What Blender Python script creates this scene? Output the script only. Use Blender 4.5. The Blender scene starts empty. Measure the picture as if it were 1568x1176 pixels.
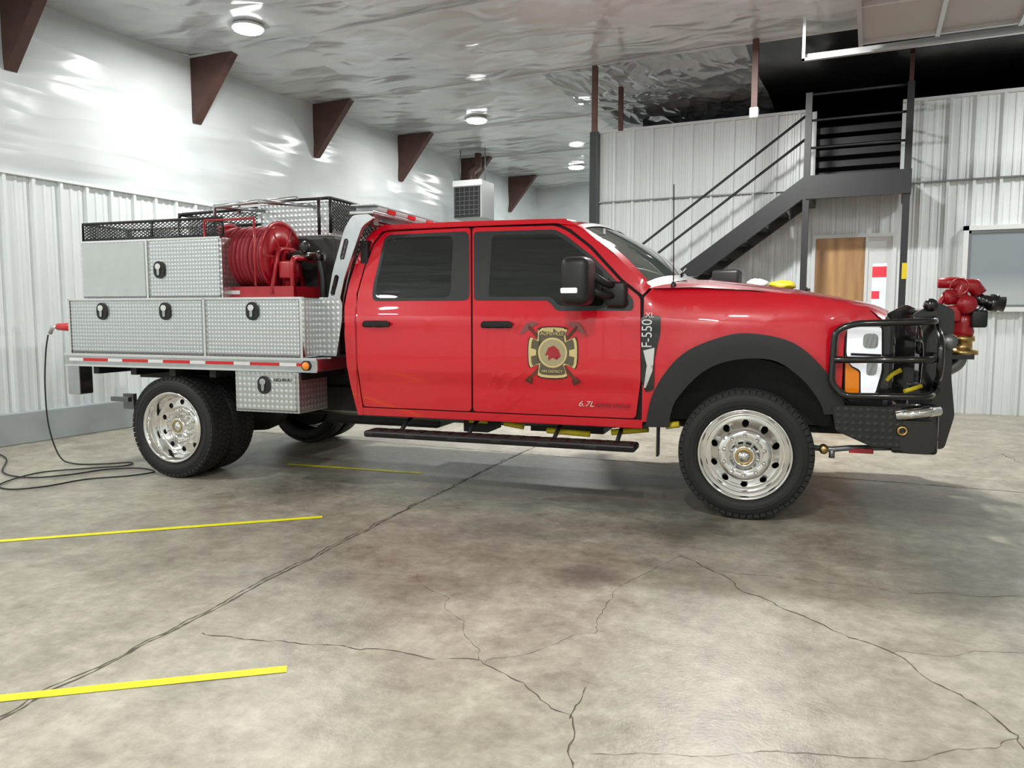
import bpy,bmesh,math,random
from mathutils import Vector,Matrix,noise
random.seed(4)
S=bpy.context.scene
try:
    S.view_settings.view_transform='Standard'
    S.view_settings.exposure=0.0
except Exception: pass
COL=S.collection
R=math.radians
# ------------------------------------------------------------------ materials
def nmat(name):
    m=bpy.data.materials.new(name);m.use_nodes=True
    nt=m.node_tree;b=nt.nodes["Principled BSDF"]
    return m,nt,b
def mat(name,c,rough=.5,metal=0,coat=0,emit=0,noise_amt=0.0,nscale=8,bump=0,spec=None):
    m,nt,b=nmat(name)
    b.inputs["Base Color"].default_value=(*c,1);b.inputs["Roughness"].default_value=rough;b.inputs["Metallic"].default_value=metal
    b.inputs["Coat Weight"].default_value=coat;b.inputs["Coat Roughness"].default_value=.02
    if spec is not None:b.inputs["Specular IOR Level"].default_value=spec
    if emit:
        b.inputs["Emission Color"].default_value=(*c,1);b.inputs["Emission Strength"].default_value=emit
    if noise_amt or bump:
        tc=nt.nodes.new("ShaderNodeTexCoord");n=nt.nodes.new("ShaderNodeTexNoise");n.inputs["Scale"].default_value=nscale;n.inputs["Detail"].default_value=5
        nt.links.new(tc.outputs["Object"],n.inputs["Vector"])
        if noise_amt:
            r=nt.nodes.new("ShaderNodeValToRGB");r.color_ramp.elements[0].position=.3;r.color_ramp.elements[1].position=.7
            r.color_ramp.elements[0].color=(*[x*(1-noise_amt) for x in c],1);r.color_ramp.elements[1].color=(*[min(1,x*(1+noise_amt)) for x in c],1)
            nt.links.new(n.outputs["Fac"],r.inputs[0]);nt.links.new(r.outputs[0],b.inputs["Base Color"])
        if bump:
            bp=nt.nodes.new("ShaderNodeBump");bp.inputs["Strength"].default_value=bump;bp.inputs["Distance"].default_value=.01
            nt.links.new(n.outputs["Fac"],bp.inputs["Height"]);nt.links.new(bp.outputs[0],b.inputs["Normal"])
    return m
RED=mat("red_paint",(.70,.003,.018),.3,0,1.0,spec=.3)
RED.node_tree.nodes["Principled BSDF"].inputs["Coat IOR"].default_value=1.6
REDM=mat("red_enamel",(.40,.006,.015),.35,0,.5)
HOSE=mat("red_hose",(.27,.01,.02),.6,bump=.2,nscale=60)
BLK=mat("black_plastic",(.012,.012,.013),.45)
FLR=mat("flare_plastic",(.022,.023,.025),.5)
BLKG=mat("black_powdercoat",(.008,.008,.009),.22,0,.6)
CHAS=mat("chassis_black",(.012,.012,.012),.6,noise_amt=.3)
RUB=mat("tire_rubber",(.014,.014,.015),.65,bump=.15,nscale=40)
GLASS=mat("tinted_glass",(.008,.010,.011),.02,0,1.0)
WSG=mat("windshield_glass",(.085,.105,.095),.03,0,1.0)
CHR=mat("polished_aluminum",(.86,.85,.83),.09,1)
ALU=mat("brushed_aluminum",(.56,.57,.58),.28,1,noise_amt=.08,nscale=12)
STEEL=mat("steel_dark",(.25,.25,.26),.4,.8)
GAP=mat("gap_dark",(.004,.002,.002),.8)
YEL=mat("yellow_line_paint",(.93,.90,.01),.5,noise_amt=.06,nscale=20)
YELP=mat("yellow_plastic",(.70,.55,.02),.5)
GOLD=mat("gold_decal",(.72,.58,.26),.4,.1)
SILV=mat("silver_decal",(.75,.75,.75),.3,.6)
WHT=mat("white_lens",(.9,.93,.97),.1,0,1,emit=.5)
AMB=mat("amber_lens",(.9,.25,.01),.2,0,1,emit=.15)
REDL=mat("red_lens",(.7,.01,.01),.15,0,1)
BRASS=mat("brass",(.55,.38,.15),.3,1)
TAPEW=mat("white_tape",(.75,.75,.75),.4)
TAPER=mat("red_tape",(.6,.02,.02),.4)
BROWN=mat("brown_steel",(.075,.034,.027),.6,noise_amt=.2)
STAIR=mat("black_stair_paint",(.018,.02,.023),.45)
GALV=mat("galvanized",(.62,.63,.64),.4,.8)
CURB=mat("grey_curb_paint",(.36,.40,.41),.6,noise_amt=.12,nscale=3)
TRIMW=mat("white_trim",(.72,.75,.75),.4)
LAMP=mat("lamp_lens",(1,.99,.97),.3,emit=24)
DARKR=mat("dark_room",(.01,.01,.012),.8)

def diamond(name,c,rough,metal,depth=.5,k=2*math.pi/.042):
    m,nt,b=nmat(name);N=nt.nodes;L=nt.links
    tc=N.new("ShaderNodeTexCoord");sp=N.new("ShaderNodeSeparateXYZ");L.new(tc.outputs["Object"],sp.inputs[0])
    def M(op,a,bb=None):
        n=N.new("ShaderNodeMath");n.operation=op
        for i,v in enumerate((a,bb)):
            if v is None: continue
            if isinstance(v,(int,float)): n.inputs[i].default_value=v
            else: L.new(v,n.inputs[i])
        return n.outputs[0]
    u=M('ADD',sp.outputs[0],sp.outputs[1])
    a=M('SINE',M('MULTIPLY',M('ADD',u,sp.outputs[2]),k*.5));q=M('SINE',M('MULTIPLY',M('SUBTRACT',u,sp.outputs[2]),k*.5))
    h=M('MAXIMUM',M('MULTIPLY',a,q),0.0)
    r=N.new("ShaderNodeValToRGB");r.color_ramp.elements[0].color=(*[x*.72 for x in c],1);r.color_ramp.elements[1].color=(*c,1);r.color_ramp.elements[1].position=.5
    L.new(h,r.inputs[0]);L.new(r.outputs[0],b.inputs["Base Color"])
    bp=N.new("ShaderNodeBump");bp.inputs["Strength"].default_value=depth;bp.inputs["Distance"].default_value=.004
    L.new(h,bp.inputs["Height"]);L.new(bp.outputs[0],b.inputs["Normal"])
    b.inputs["Roughness"].default_value=rough;b.inputs["Metallic"].default_value=metal
    return m
DIA=diamond("diamond_plate",(.80,.82,.83),.3,.88)
DIAF=diamond("diamond_plate_fine",(.78,.81,.82),.28,.8,.45,2*math.pi/.030)
DIAB=diamond("black_diamond_plate",(.03,.03,.03),.4,.2)

def concrete():
    m,nt,b=nmat("concrete_floor");N=nt.nodes;L=nt.links
    tc=N.new("ShaderNodeTexCoord")
    def noi(s,d,dist=0,rough=.6):
        n=N.new("ShaderNodeTexNoise");n.inputs["Scale"].default_value=s;n.inputs["Detail"].default_value=d;n.inputs["Distortion"].default_value=dist;n.inputs["Roughness"].default_value=rough
        L.new(tc.outputs["Object"],n.inputs["Vector"]);return n
    def M(op,a,bb):
        n=N.new("ShaderNodeMath");n.operation=op
        for i,v in enumerate((a,bb)):
            if isinstance(v,(int,float)): n.inputs[i].default_value=v
            else: L.new(v,n.inputs[i])
        return n.outputs[0]
    a=noi(.45,3,.0);c=noi(3.6,10,.15,.78);c2=noi(13,6,.1,.7);f=noi(60,4)
    v=M('ADD',M('MULTIPLY',a.outputs[0],.30),M('ADD',M('MULTIPLY',c.outputs[0],.44),M('MULTIPLY',c2.outputs[0],.26)))
    r=N.new("ShaderNodeValToRGB");e=r.color_ramp.elements
    e[0].position=.38;e[0].color=(.195,.175,.135,1);e[1].position=.63;e[1].color=(.54,.515,.42,1)
    n=e.new(.5);n.color=(.345,.32,.255,1)
    L.new(v,r.inputs[0])
    def stain_and_shade(cx,cy,rad,dark,prev):
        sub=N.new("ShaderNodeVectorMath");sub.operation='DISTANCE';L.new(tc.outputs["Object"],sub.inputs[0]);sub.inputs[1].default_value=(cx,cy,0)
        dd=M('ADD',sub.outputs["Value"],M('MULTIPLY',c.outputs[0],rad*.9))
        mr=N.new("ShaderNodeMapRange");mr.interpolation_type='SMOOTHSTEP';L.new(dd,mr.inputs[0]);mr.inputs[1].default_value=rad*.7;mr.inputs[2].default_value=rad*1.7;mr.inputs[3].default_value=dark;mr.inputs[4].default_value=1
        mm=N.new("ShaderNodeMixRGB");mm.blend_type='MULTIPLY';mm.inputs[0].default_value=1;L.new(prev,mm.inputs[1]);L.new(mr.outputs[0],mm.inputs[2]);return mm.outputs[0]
    o=r.outputs[0]
    for s in((-1.30,3.65,.22,.58),(-2.0,4.2,.5,.76),(-.95,4.75,.4,.50),(-1.5,5.7,.9,.50),(-4.0,4.6,.5,.70),(-2.2,1.9,.12,.8),(.2,6.0,.9,.55),(-2.6,1.2,.1,.7),(-1.9,3.2,.25,.8),(.6,4.4,.7,.72),(-2.6,5.2,.7,.62)):o=stain_and_shade(*s,o)  # floor stains, plus truck shadow painted into the colour beneath it
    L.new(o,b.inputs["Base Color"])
    rr=N.new("ShaderNodeMapRange");rr.inputs[3].default_value=.22;rr.inputs[4].default_value=.55;L.new(c.outputs[0],rr.inputs[0]);L.new(rr.outputs[0],b.inputs["Roughness"])
    bp=N.new("ShaderNodeBump");bp.inputs["Strength"].default_value=.15;bp.inputs["Distance"].default_value=.01;L.new(f.outputs[0],bp.inputs["Height"]);L.new(bp.outputs[0],b.inputs["Normal"])
    return m
CONC=concrete()
def plastic(name,c1,c2,rough,st=.5,metal=0,sc=3.2,msc=(1,.35,1),dist=.6,vor=.6,vsc=1.6):
    m,nt,b=nmat(name);N=nt.nodes;L=nt.links
    tc=N.new("ShaderNodeTexCoord");mp=N.new("ShaderNodeMapping");mp.inputs["Scale"].default_value=msc;mp.inputs["Rotation"].default_value=(.12,.2,.3);L.new(tc.outputs["Object"],mp.inputs[0])
    n=N.new("ShaderNodeTexNoise");n.inputs["Scale"].default_value=sc;n.inputs["Detail"].default_value=4;n.inputs["Distortion"].default_value=dist;L.new(mp.outputs[0],n.inputs["Vector"])
    n2=N.new("ShaderNodeTexNoise");n2.inputs["Scale"].default_value=.8;n2.inputs["Detail"].default_value=2;L.new(tc.outputs["Object"],n2.inputs["Vector"])
    try:
        n.noise_type='RIDGED_MULTIFRACTAL'
    except Exception: pass
    # creased film: warped voronoi facets
    wp=N.new("ShaderNodeTexNoise");wp.inputs["Scale"].default_value=1.1;L.new(mp.outputs[0],wp.inputs["Vector"])
    ad=N.new("ShaderNodeMixRGB");ad.blend_type='ADD';ad.inputs[0].default_value=.9;L.new(mp.outputs[0],ad.inputs[1]);L.new(wp.outputs["Color"],ad.inputs[2])
    vo=N.new("ShaderNodeTexVoronoi");vo.inputs["Scale"].default_value=vsc;L.new(ad.outputs[0],vo.inputs["Vector"])
    mu=N.new("ShaderNodeMath");mu.operation='MULTIPLY_ADD';L.new(vo.outputs["Distance"],mu.inputs[0]);mu.inputs[1].default_value=vor;L.new(n.outputs[0],mu.inputs[2])
    r=N.new("ShaderNodeValToRGB");r.color_ramp.elements[0].color=(*c1,1);r.color_ramp.elements[1].color=(*c2,1);r.color_ramp.elements[0].position=.35;r.color_ramp.elements[1].position=.65
    L.new(n2.outputs[0],r.inputs[0]);L.new(r.outputs[0],b.inputs["Base Color"])
    bp=N.new("ShaderNodeBump");bp.inputs["Strength"].default_value=st;bp.inputs["Distance"].default_value=.05;L.new(mu.outputs[0],bp.inputs["Height"]);L.new(bp.outputs[0],b.inputs["Normal"])
    b.inputs["Roughness"].default_value=rough;b.inputs["Metallic"].default_value=metal
    return m
PLAS=plastic("insulation_facing_white",(.52,.56,.57),(.64,.68,.69),.22,.45,sc=2.6,msc=(1,.25,1.6),dist=.5,vor=.8,vsc=2.2)
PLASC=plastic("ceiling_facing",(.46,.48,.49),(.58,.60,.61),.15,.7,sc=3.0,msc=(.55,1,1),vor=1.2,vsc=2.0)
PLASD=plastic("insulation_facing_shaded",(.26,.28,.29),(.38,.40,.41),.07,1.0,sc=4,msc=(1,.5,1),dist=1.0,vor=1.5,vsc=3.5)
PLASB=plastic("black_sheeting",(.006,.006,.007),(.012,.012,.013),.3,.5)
PANW=mat("white_metal_panel",(.72,.765,.77),.32,noise_amt=.04,nscale=1.5)
def wood():
    m,nt,b=nmat("wood_door_veneer");N=nt.nodes;L=nt.links
    tc=N.new("ShaderNodeTexCoord");mp=N.new("ShaderNodeMapping");mp.inputs["Scale"].default_value=(9,9,.7);L.new(tc.outputs["Object"],mp.inputs[0])
    n=N.new("ShaderNodeTexNoise");n.inputs["Scale"].default_value=1;n.inputs["Detail"].default_value=6;L.new(mp.outputs[0],n.inputs["Vector"])
    r=N.new("ShaderNodeValToRGB");r.color_ramp.elements[0].color=(.33,.17,.07,1);r.color_ramp.elements[1].color=(.58,.34,.15,1);r.color_ramp.elements[0].position=.3;r.color_ramp.elements[1].position=.7
    L.new(n.outputs[0],r.inputs[0]);L.new(r.outputs[0],b.inputs["Base Color"]);b.inputs["Roughness"].default_value=.4
    return m
WOOD=wood()
# ------------------------------------------------------------------ mesh helpers
def empty(name,loc=(0,0,0),rz=0,parent=None):
    o=bpy.data.objects.new(name,None);COL.objects.link(o);o.location=loc;o.rotation_euler=(0,0,rz)
    if parent:o.parent=parent
    return o
def finish(name,bm,m,parent,smooth=False):
    me=bpy.data.meshes.new(name);bm.normal_update();bm.to_mesh(me);bm.free()
    if smooth:
        for p in me.polygons:p.use_smooth=True
    o=bpy.data.objects.new(name,me);COL.objects.link(o)
    if m:me.materials.append(m)
    if parent:o.parent=parent
    return o
def mk(name,vs,fs,m,parent=None,smooth=False):
    bm=bmesh.new();v=[bm.verts.new(p) for p in vs]
    for f in fs:
        try:bm.faces.new([v[i] for i in f])
        except ValueError:pass
    bmesh.ops.recalc_face_normals(bm,faces=bm.faces)
    return finish(name,bm,m,parent,smooth)
def bmbox(bm,x0,x1,y0,y1,z0,z1,M=None):
    vs=[bm.verts.new(Vector(p) if M is None else M@Vector(p)) for p in ((x0,y0,z0),(x1,y0,z0),(x1,y1,z0),(x0,y1,z0),(x0,y0,z1),(x1,y0,z1),(x1,y1,z1),(x0,y1,z1))]
    for f in ((0,3,2,1),(4,5,6,7),(0,1,5,4),(1,2,6,5),(2,3,7,6),(3,0,4,7)):bm.faces.new([vs[i] for i in f])
def box(name,x0,x1,y0,y1,z0,z1,m,parent=None,bev=0,seg=2):
    bm=bmesh.new();bmbox(bm,x0,x1,y0,y1,z0,z1)
    if bev:
        bmesh.ops.bevel(bm,geom=bm.edges[:],offset=bev,segments=seg,affect='EDGES',profile=.5)
    o=finish(name,bm,m,parent,False)
    if bev and seg>2:
        for p in o.data.polygons:p.use_smooth=True
    return o
def boxes(name,lst,m,parent=None):
    bm=bmesh.new()
    for b in lst:bmbox(bm,*b)
    return finish(name,bm,m,parent)
def bmtube(bm,pts,r,seg=10,cyc=False):
    pts=[Vector(p) for p in pts];n=len(pts);rings=[];prev=None
    for i,p in enumerate(pts):
        if cyc:t=(pts[(i+1)%n]-pts[i-1])
        else:t=(pts[min(i+1,n-1)]-pts[max(i-1,0)])
        t=t.normalized()
        if prev is None:
            a=Vector((0,0,1)) if abs(t.z)<.9 else Vector((1,0,0))
            u=t.cross(a).normalized()
        else:
            u=prev-t*prev.dot(t)
            u=u.normalized() if u.length>1e-6 else t.orthogonal().normalized()
        prev=u;w=t.cross(u)
        rr=r[i] if isinstance(r,(list,tuple)) else r
        rings.append([bm.verts.new(p+(u*math.cos(2*math.pi*k/seg)+w*math.sin(2*math.pi*k/seg))*rr) for k in range(seg)])
    for i in range(n if cyc else n-1):
        a=rings[i];b=rings[(i+1)%n]
        for k in range(seg):
            f=bm.faces.new((a[k],a[(k+1)%seg],b[(k+1)%seg],b[k]));f.smooth=True
    if not cyc:
        bm.faces.new(rings[0]);bm.faces.new(rings[-1])
def tube(name,pts,r,m,parent=None,seg=10,cyc=False,round_=0):
    if round_:pts=fillet3(pts,round_,cyc)
    bm=bmesh.new();bmtube(bm,pts,r,seg,cyc);bmesh.ops.recalc_face_normals(bm,faces=bm.faces)
    return finish(name,bm,m,parent)
def tubes(name,lst,r,m,parent=None,seg=8,round_=0):
    bm=bmesh.new()
    for p in lst:bmtube(bm,fillet3(p,round_) if round_ and len(p)>2 else p,r,seg)
    bmesh.ops.recalc_face_normals(bm,faces=bm.faces)
    return finish(name,bm,m,parent)
def fillet3(pts,r,cyc=False,n=6):
    P=[Vector(p) for p in pts];out=[];N=len(P)
    for i in range(N):
        if not cyc and i in(0,N-1):out.append(P[i]);continue
        a=P[i-1];b=P[i];c=P[(i+1)%N]
        d1=(a-b);d2=(c-b);rr=min(r,d1.length*.45,d2.length*.45)
        p1=b+d1.normalized()*rr;p2=b+d2.normalized()*rr
        for k in range(n+1):
            t=k/n;out.append(p1*(1-t)**2+b*2*t*(1-t)+p2*t*t)
    return out
def fillet2(pts,r,n=5):
    return [(p.x,p.z) for p in fillet3([(a,0,b) for a,b in pts],r,True,n)]
def spline(pts,n=6):
    P=[Vector((*p,0)) if len(p)==2 else Vector(p) for p in pts];out=[]
    for i in range(len(P)-1):
        p0=P[max(i-1,0)];p1=P[i];p2=P[i+1];p3=P[min(i+2,len(P)-1)]
        for k in range(n):
            t=k/n
            out.append(.5*((2*p1)+(-p0+p2)*t+(2*p0-5*p1+4*p2-p3)*t*t+(-p0+3*p1-3*p2+p3)*t**3))
    out.append(P[-1])
    return [(v.x,v.y) for v in out] if len(pts[0])==2 else out
def lathe(name,prof,m,parent=None,segs=64,center=(0,0,0),axis='y',hole=None,smooth=True,sharp=False):
    """prof: (r,a) pairs, a is the coordinate along the axis"""
    bm=bmesh.new();rings=[]
    for r,a in prof:
        ring=[]
        for k in range(segs):
            t=2*math.pi*k/segs;c,s=r*math.cos(t),r*math.sin(t)
            p={'y':(c,a,s),'x':(a,c,s),'z':(c,s,a)}[axis]
            ring.append(bm.verts.new(Vector(p)+Vector(center)))
        rings.append(ring)
    for i in range(len(prof)-1):
        for k in range(segs):
            if hole and hole((prof[i][0]+prof[i+1][0])/2,2*math.pi*(k+.5)/segs):continue
            f=bm.faces.new((rings[i][k],rings[i][(k+1)%segs],rings[i+1][(k+1)%segs],rings[i+1][k]));f.smooth=smooth
    bmesh.ops.remove_doubles(bm,verts=bm.verts,dist=1e-5)
    bmesh.ops.recalc_face_normals(bm,faces=bm.faces)
    return finish(name,bm,m,parent)
def sstep(a,b,x):
    t=max(0,min(1,(x-a)/(b-a)));return t*t*(3-2*t)
def lin(xs,ys,x):
    if x<=xs[0]:return ys[0]
    for i in range(len(xs)-1):
        if x<=xs[i+1]:
            t=(x-xs[i])/(xs[i+1]-xs[i]);return ys[i]+(ys[i+1]-ys[i])*t
    return ys[-1]
def loft(name,fn,n,m_,mt,parent=None,smooth=True):
    bm=bmesh.new();g=[[bm.verts.new(fn(i/n,j/m_)) for j in range(m_+1)] for i in range(n+1)]
    for i in range(n):
        for j in range(m_):
            f=bm.faces.new((g[i][j],g[i+1][j],g[i+1][j+1],g[i][j+1]));f.smooth=smooth
    bmesh.ops.recalc_face_normals(bm,faces=bm.faces)
    return finish(name,bm,mt,parent)
def shape2d(name,loops,thick,m,parent,M,bev=0):
    cu=bpy.data.curves.new(name,'CURVE');cu.dimensions='2D';cu.fill_mode='BOTH';cu.extrude=thick/2;cu.bevel_depth=bev
    for lp in loops:
        sp=cu.splines.new('POLY');sp.points.add(len(lp)-1)
        for i,p in enumerate(lp):sp.points[i].co=(p[0],p[1],0,1)
        sp.use_cyclic_u=True
    o=bpy.data.objects.new(name+"_tmp",cu);COL.objects.link(o)
    me=bpy.data.meshes.new_from_object(o);bpy.data.objects.remove(o)
    me.name=name;me.transform(M);me.materials.clear();me.materials.append(m)
    ob=bpy.data.objects.new(name,me);COL.objects.link(ob)
    if parent:ob.parent=parent
    return ob
def capsule(cx,cz,w,h,ang=0,n=8):
    r=min(w,h)/2;pts=[]
    for k in range(4*n):
        t=2*math.pi*k/(4*n);x=math.cos(t)*r;z=math.sin(t)*r
        x+=math.copysign(max(0,w/2-r),x) if abs(x)>1e-6 else 0
        z+=math.copysign(max(0,h/2-r),z) if abs(z)>1e-6 else 0
        pts.append((cx+x*math.cos(ang)-z*math.sin(ang),cz+x*math.sin(ang)+z*math.cos(ang)))
    return pts
XZ=lambda y:Matrix(((1,0,0,0),(0,0,-1,y),(0,1,0,0),(0,0,0,1)))   # (u,v)->(x,z) facing -y
def text(name,body,size,loc,m,parent,rot=(R(90),0,0),ext=.001,align='CENTER',sx=1,shear=0):
    cu=bpy.data.curves.new(name,'FONT');cu.body=body;cu.size=size;cu.extrude=ext;cu.align_x=align;cu.align_y='CENTER';cu.shear=shear
    o=bpy.data.objects.new(name+"_t",cu);COL.objects.link(o);bpy.context.view_layer.update()
    me=bpy.data.meshes.new_from_object(o);bpy.data.objects.remove(o);me.name=name;me.materials.clear();me.materials.append(m)
    ob=bpy.data.objects.new(name,me);COL.objects.link(ob);ob.location=loc;ob.rotation_euler=rot;ob.scale=(sx,1,1)
    if parent:ob.parent=parent
    return ob
def lattice(name,o,u,v,w,h,pitch,th,m,parent):
    """expanded-metal mesh in the plane o+u*a+v*b"""
    o=Vector(o);u=Vector(u).normalized();v=Vector(v).normalized();nn=u.cross(v);bm=bmesh.new()
    def seg(a,b):
        A=o+u*a[0]+v*a[1];B=o+u*b[0]+v*b[1];d=(B-A).normalized();s=d.cross(nn)*th/2;q=nn*th/2
        vs=[bm.verts.new(p) for p in (A+s+q,A-s+q,A-s-q,A+s-q,B+s+q,B-s+q,B-s-q,B+s-q)]
        for f in ((0,1,5,4),(1,2,6,5),(2,3,7,6),(3,0,4,7)):bm.faces.new([vs[i] for i in f])
    slope=.55
    k=-h/slope
    while k<w:
        for sgn in(1,-1):
            a0=k;a1=k+h/slope
            t0=max(0,(0-a0)/(a1-a0));t1=min(1,(w-a0)/(a1-a0))
            if t1-t0>.02:
                z0,z1=h*t0,h*t1
                if sgn<0:z0,z1=h-z0,h-z1
                seg((a0+(a1-a0)*t0,z0),(a0+(a1-a0)*t1,z1))
        k+=pitch
    return finish(name,bm,m,parent)
# ================================================================== ROOM
XL,XR,YN,YB,YF,ZC=-8.0,4.6,-3.5,12.0,18.7,4.60
YS=9.9
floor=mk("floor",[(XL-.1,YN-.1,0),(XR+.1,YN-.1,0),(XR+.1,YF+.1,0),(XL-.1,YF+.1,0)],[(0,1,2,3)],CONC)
def strip(bm,pts,w,z=.0015,jit=0):
    P=[Vector((*p,0)) for p in pts];Q=[P[0]]
    for a,b in zip(P,P[1:]):
        n=max(1,int((b-a).length/.03))
        for k in range(1,n+1):
            q=a.lerp(b,k/n)
            if jit:
                q=q+Vector((noise.noise(q*5)*jit*3+random.uniform(-1,1)*jit*.35,noise.noise(q*5+Vector((9,3,1)))*jit*3+random.uniform(-1,1)*jit*.35,0))
            Q.append(q)
    pr=None
    for i,q in enumerate(Q):
        t=(Q[min(i+1,len(Q)-1)]-Q[max(i-1,0)]).normalized();s=Vector((-t.y,t.x,0))*w*.5*(random.uniform(.2,1.5) if jit else 1)
        c=(bm.verts.new((q.x+s.x,q.y+s.y,z)),bm.verts.new((q.x-s.x,q.y-s.y,z)))
        if pr:bm.faces.new((pr[0],pr[1],c[1],c[0]))
        pr=c
CRK=mat("crack_dirt",(.095,.08,.06),.9)
bm=bmesh.new()
for pts,w,j in [
 ([(-2.51,2.30),(-2.2,2.36),(-1.85,2.45),(-1.3,2.55),(-1.05,2.42),(-.86,2.31),(-.72,2.0),(-.68,1.6)],.0045,.016),
 ([(-.86,2.31),(-.88,2.55)],.004,.01),
 ([(-.92,4.20),(-.7,4.02),(-.5,3.75),(-.2,3.55),(.12,3.3),(.33,3.05),(.50,2.81),(.52,2.5),(.75,2.2)],.005,.016),
 ([(-.7,4.02),(.2,4.1),(1.1,4.35),(2.2,4.2)],.003,.016),
 ([(.12,3.3),(.6,3.55),(1.3,3.4)],.002,.016),([(.5,2.81),(.2,2.5),(-.1,2.45),(-.4,2.3),(-.7,2.15)],.002,.016),
 ([(-5.2,3.4),(-4.6,4.2),(-4.7,4.9)],.002,.02),([(-2.7,4.6),(-2.0,5.0),(-1.2,4.8)],.003,.02),
 ([(-2.6,3.1),(-2.1,3.3),(-1.7,3.0),(-1.3,2.55)],.0018,.02),([(-1.3,2.55),(-1.0,3.0),(-1.1,3.5),(-.92,4.2)],.0018,.02),
 ([(1.3,6.1),(1.5,7.4),(1.2,8.6)],.006,.02),([(.9,5.2),(1.5,4.9),(2.3,5.3)],.005,.02)]:
    strip(bm,pts,w,.0015,j)
finish("floor_cracks",bm,CRK,floor)
bm=bmesh.new();strip(bm,[(-2.42,-3.4),(-2.58,1.5),(-2.72,3.0),(-2.85,4.4),(-3.0,6.5),(-3.3,11.9)],.011,.001,.007)
strip(bm,[(-2.44,-3.4),(-2.60,1.5),(-2.745,3.0),(-2.87,4.4),(-3.02,6.5),(-3.32,11.9)],.008,.001,.012)
strip(bm,[(-7.9,6.62),(-3.1,6.7),(4.5,6.9)],.012,.001,.004)
finish("floor_expansion_joint",bm,mat("joint_filler",(.10,.09,.065),.9),floor)
for a,b in [((-5.6,1.9),(-3.25,4.01)),((-3.35,1.09),(-1.96,2.19)),((-4.69,5.32),(-3.39,5.49))]:
    A=Vector((*a,0));B=Vector((*b,0));t=(B-A).normalized();s=Vector((-t.y,t.x,0))*.027
    mk("floor_marking_line",[A+s+Vector((0,0,.003)),A-s+Vector((0,0,.003)),B-s+Vector((0,0,.003)),B+s+Vector((0,0,.003))],[(0,1,2,3)],YEL)

def rpanel(name,p0,p1,z0,z1,facing,m,parent=None,pitch=.305,h=.042):
    """ribbed steel cladding from p0 to p1 (xy), ribs standing out along facing"""
    A=Vector((*p0,0));B=Vector((*p1,0));L=(B-A).length;t=(B-A).normalized();f=Vector((*facing,0))
    prof=[];x=0
    while x<L:
        for dx,d in ((0,0),(.080,0),(.090,.010),(.115,.010),(.125,0),(.175,0),(.185,.010),(.21,.010),(.22,0),(.245,0),(.258,h),(.292,h),(.305,0)):
            if x+dx<=L:prof.append((x+dx,d))
        x+=pitch
    prof.append((L,0));bm=bmesh.new();pr=None
    for s,d in prof:
        q=A+t*s+f*d;c=(bm.verts.new((q.x,q.y,z0)),bm.verts.new((q.x,q.y,z1)))
        if pr:bm.faces.new((pr[0],c[0],c[1],pr[1]))
        pr=c
    return finish(name,bm,m,parent)
def sheet(name,fn,n,m_,mt,parent=None):return loft(name,fn,n,m_,mt,parent)
# left wall
wl=box("wall_left",XL-.12,XL-.04,YN,YF,0,ZC,PANW)
rpanel("wall_left_cladding",(XL,YN),(XL,YF),.33,2.77,(1,0),PANW,wl)
def fwl(u,v):
    y=YN+(YF-YN)*u;z=2.77+(ZC-2.77)*v
    k=math.sin(math.pi*((y-5.04)/2.4%1));b=math.sin(math.pi*v)
    return Vector((XL+.015+.07*k*b+.04*noise.noise(Vector((0,y*1.2,z*2.8)))*b,y,z))
sheet("wall_left_insulation",fwl,150,22,PLAS,wl)
box("baseboard_left",XL-.02,XL+.10,YN,YF,0,.33,CURB,None,.01)
box("trim_1",XL,XL+.055,YN,YF,2.755,2.785,TRIMW)
# far wall, right wall, near wall
wf=box("wall_far",XL,-3.9,YF,YF+.1,0,ZC,PANW)
def ffar(u,v):
    x=XL+(4.1)*u;z=2.77+(ZC-2.77)*v
    return Vector((x,YF-.02-.04*math.sin(math.pi*v)-.02*noise.noise(Vector((x*2,3,z*2))),z))
sheet("wall_far_insulation",ffar,20,12,PLAS,wf)
rpanel("wall_far_cladding",(XL,YF-.01),(-3.9,YF-.01),0,2.77,(0,-1),PANW,wf)
wr=box("wall_right",XR,XR+.1,YN,YB,0,ZC,PANW)
rpanel("wall_right_cladding",(XR,YN),(XR,YB),0,2.77,(-1,0),PANW,wr)
wn=box("wall_front",XL,XR,YN-.1,YN,0,ZC,PANW)
rpanel("wall_front_cladding",(XL,YN+.01),(XR,YN+.01),0,2.77,(0,1),PANW,wn)
# ceiling
def fce(x0,x1,y0,y1):
    def f(u,v):
        x=x0+(x1-x0)*u;y=y0+(y1-y0)*v
        k=abs(math.sin(math.pi*((y-5.04)/2.4)))
        return Vector((x,y,ZC-.05*k+.045*noise.noise(Vector((x*1.3,y*1.3,0)))))
    return f
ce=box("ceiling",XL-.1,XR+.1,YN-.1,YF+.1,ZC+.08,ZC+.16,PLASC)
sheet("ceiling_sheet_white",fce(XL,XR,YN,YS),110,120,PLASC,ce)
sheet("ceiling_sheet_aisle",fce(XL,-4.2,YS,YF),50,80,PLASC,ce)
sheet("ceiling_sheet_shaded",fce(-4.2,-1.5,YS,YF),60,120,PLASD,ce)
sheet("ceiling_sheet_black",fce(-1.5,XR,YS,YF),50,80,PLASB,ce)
boxes("ceiling_battens",[(XL,XR,y-.012,y+.012,ZC-.025,ZC-.0) for y in (2.64,5.04,7.44,YS)]+[(XL,-4.2,y-.012,y+.012,ZC-.025,ZC) for y in (12.3,14.7,17.1)],PLASC,ce)
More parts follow.
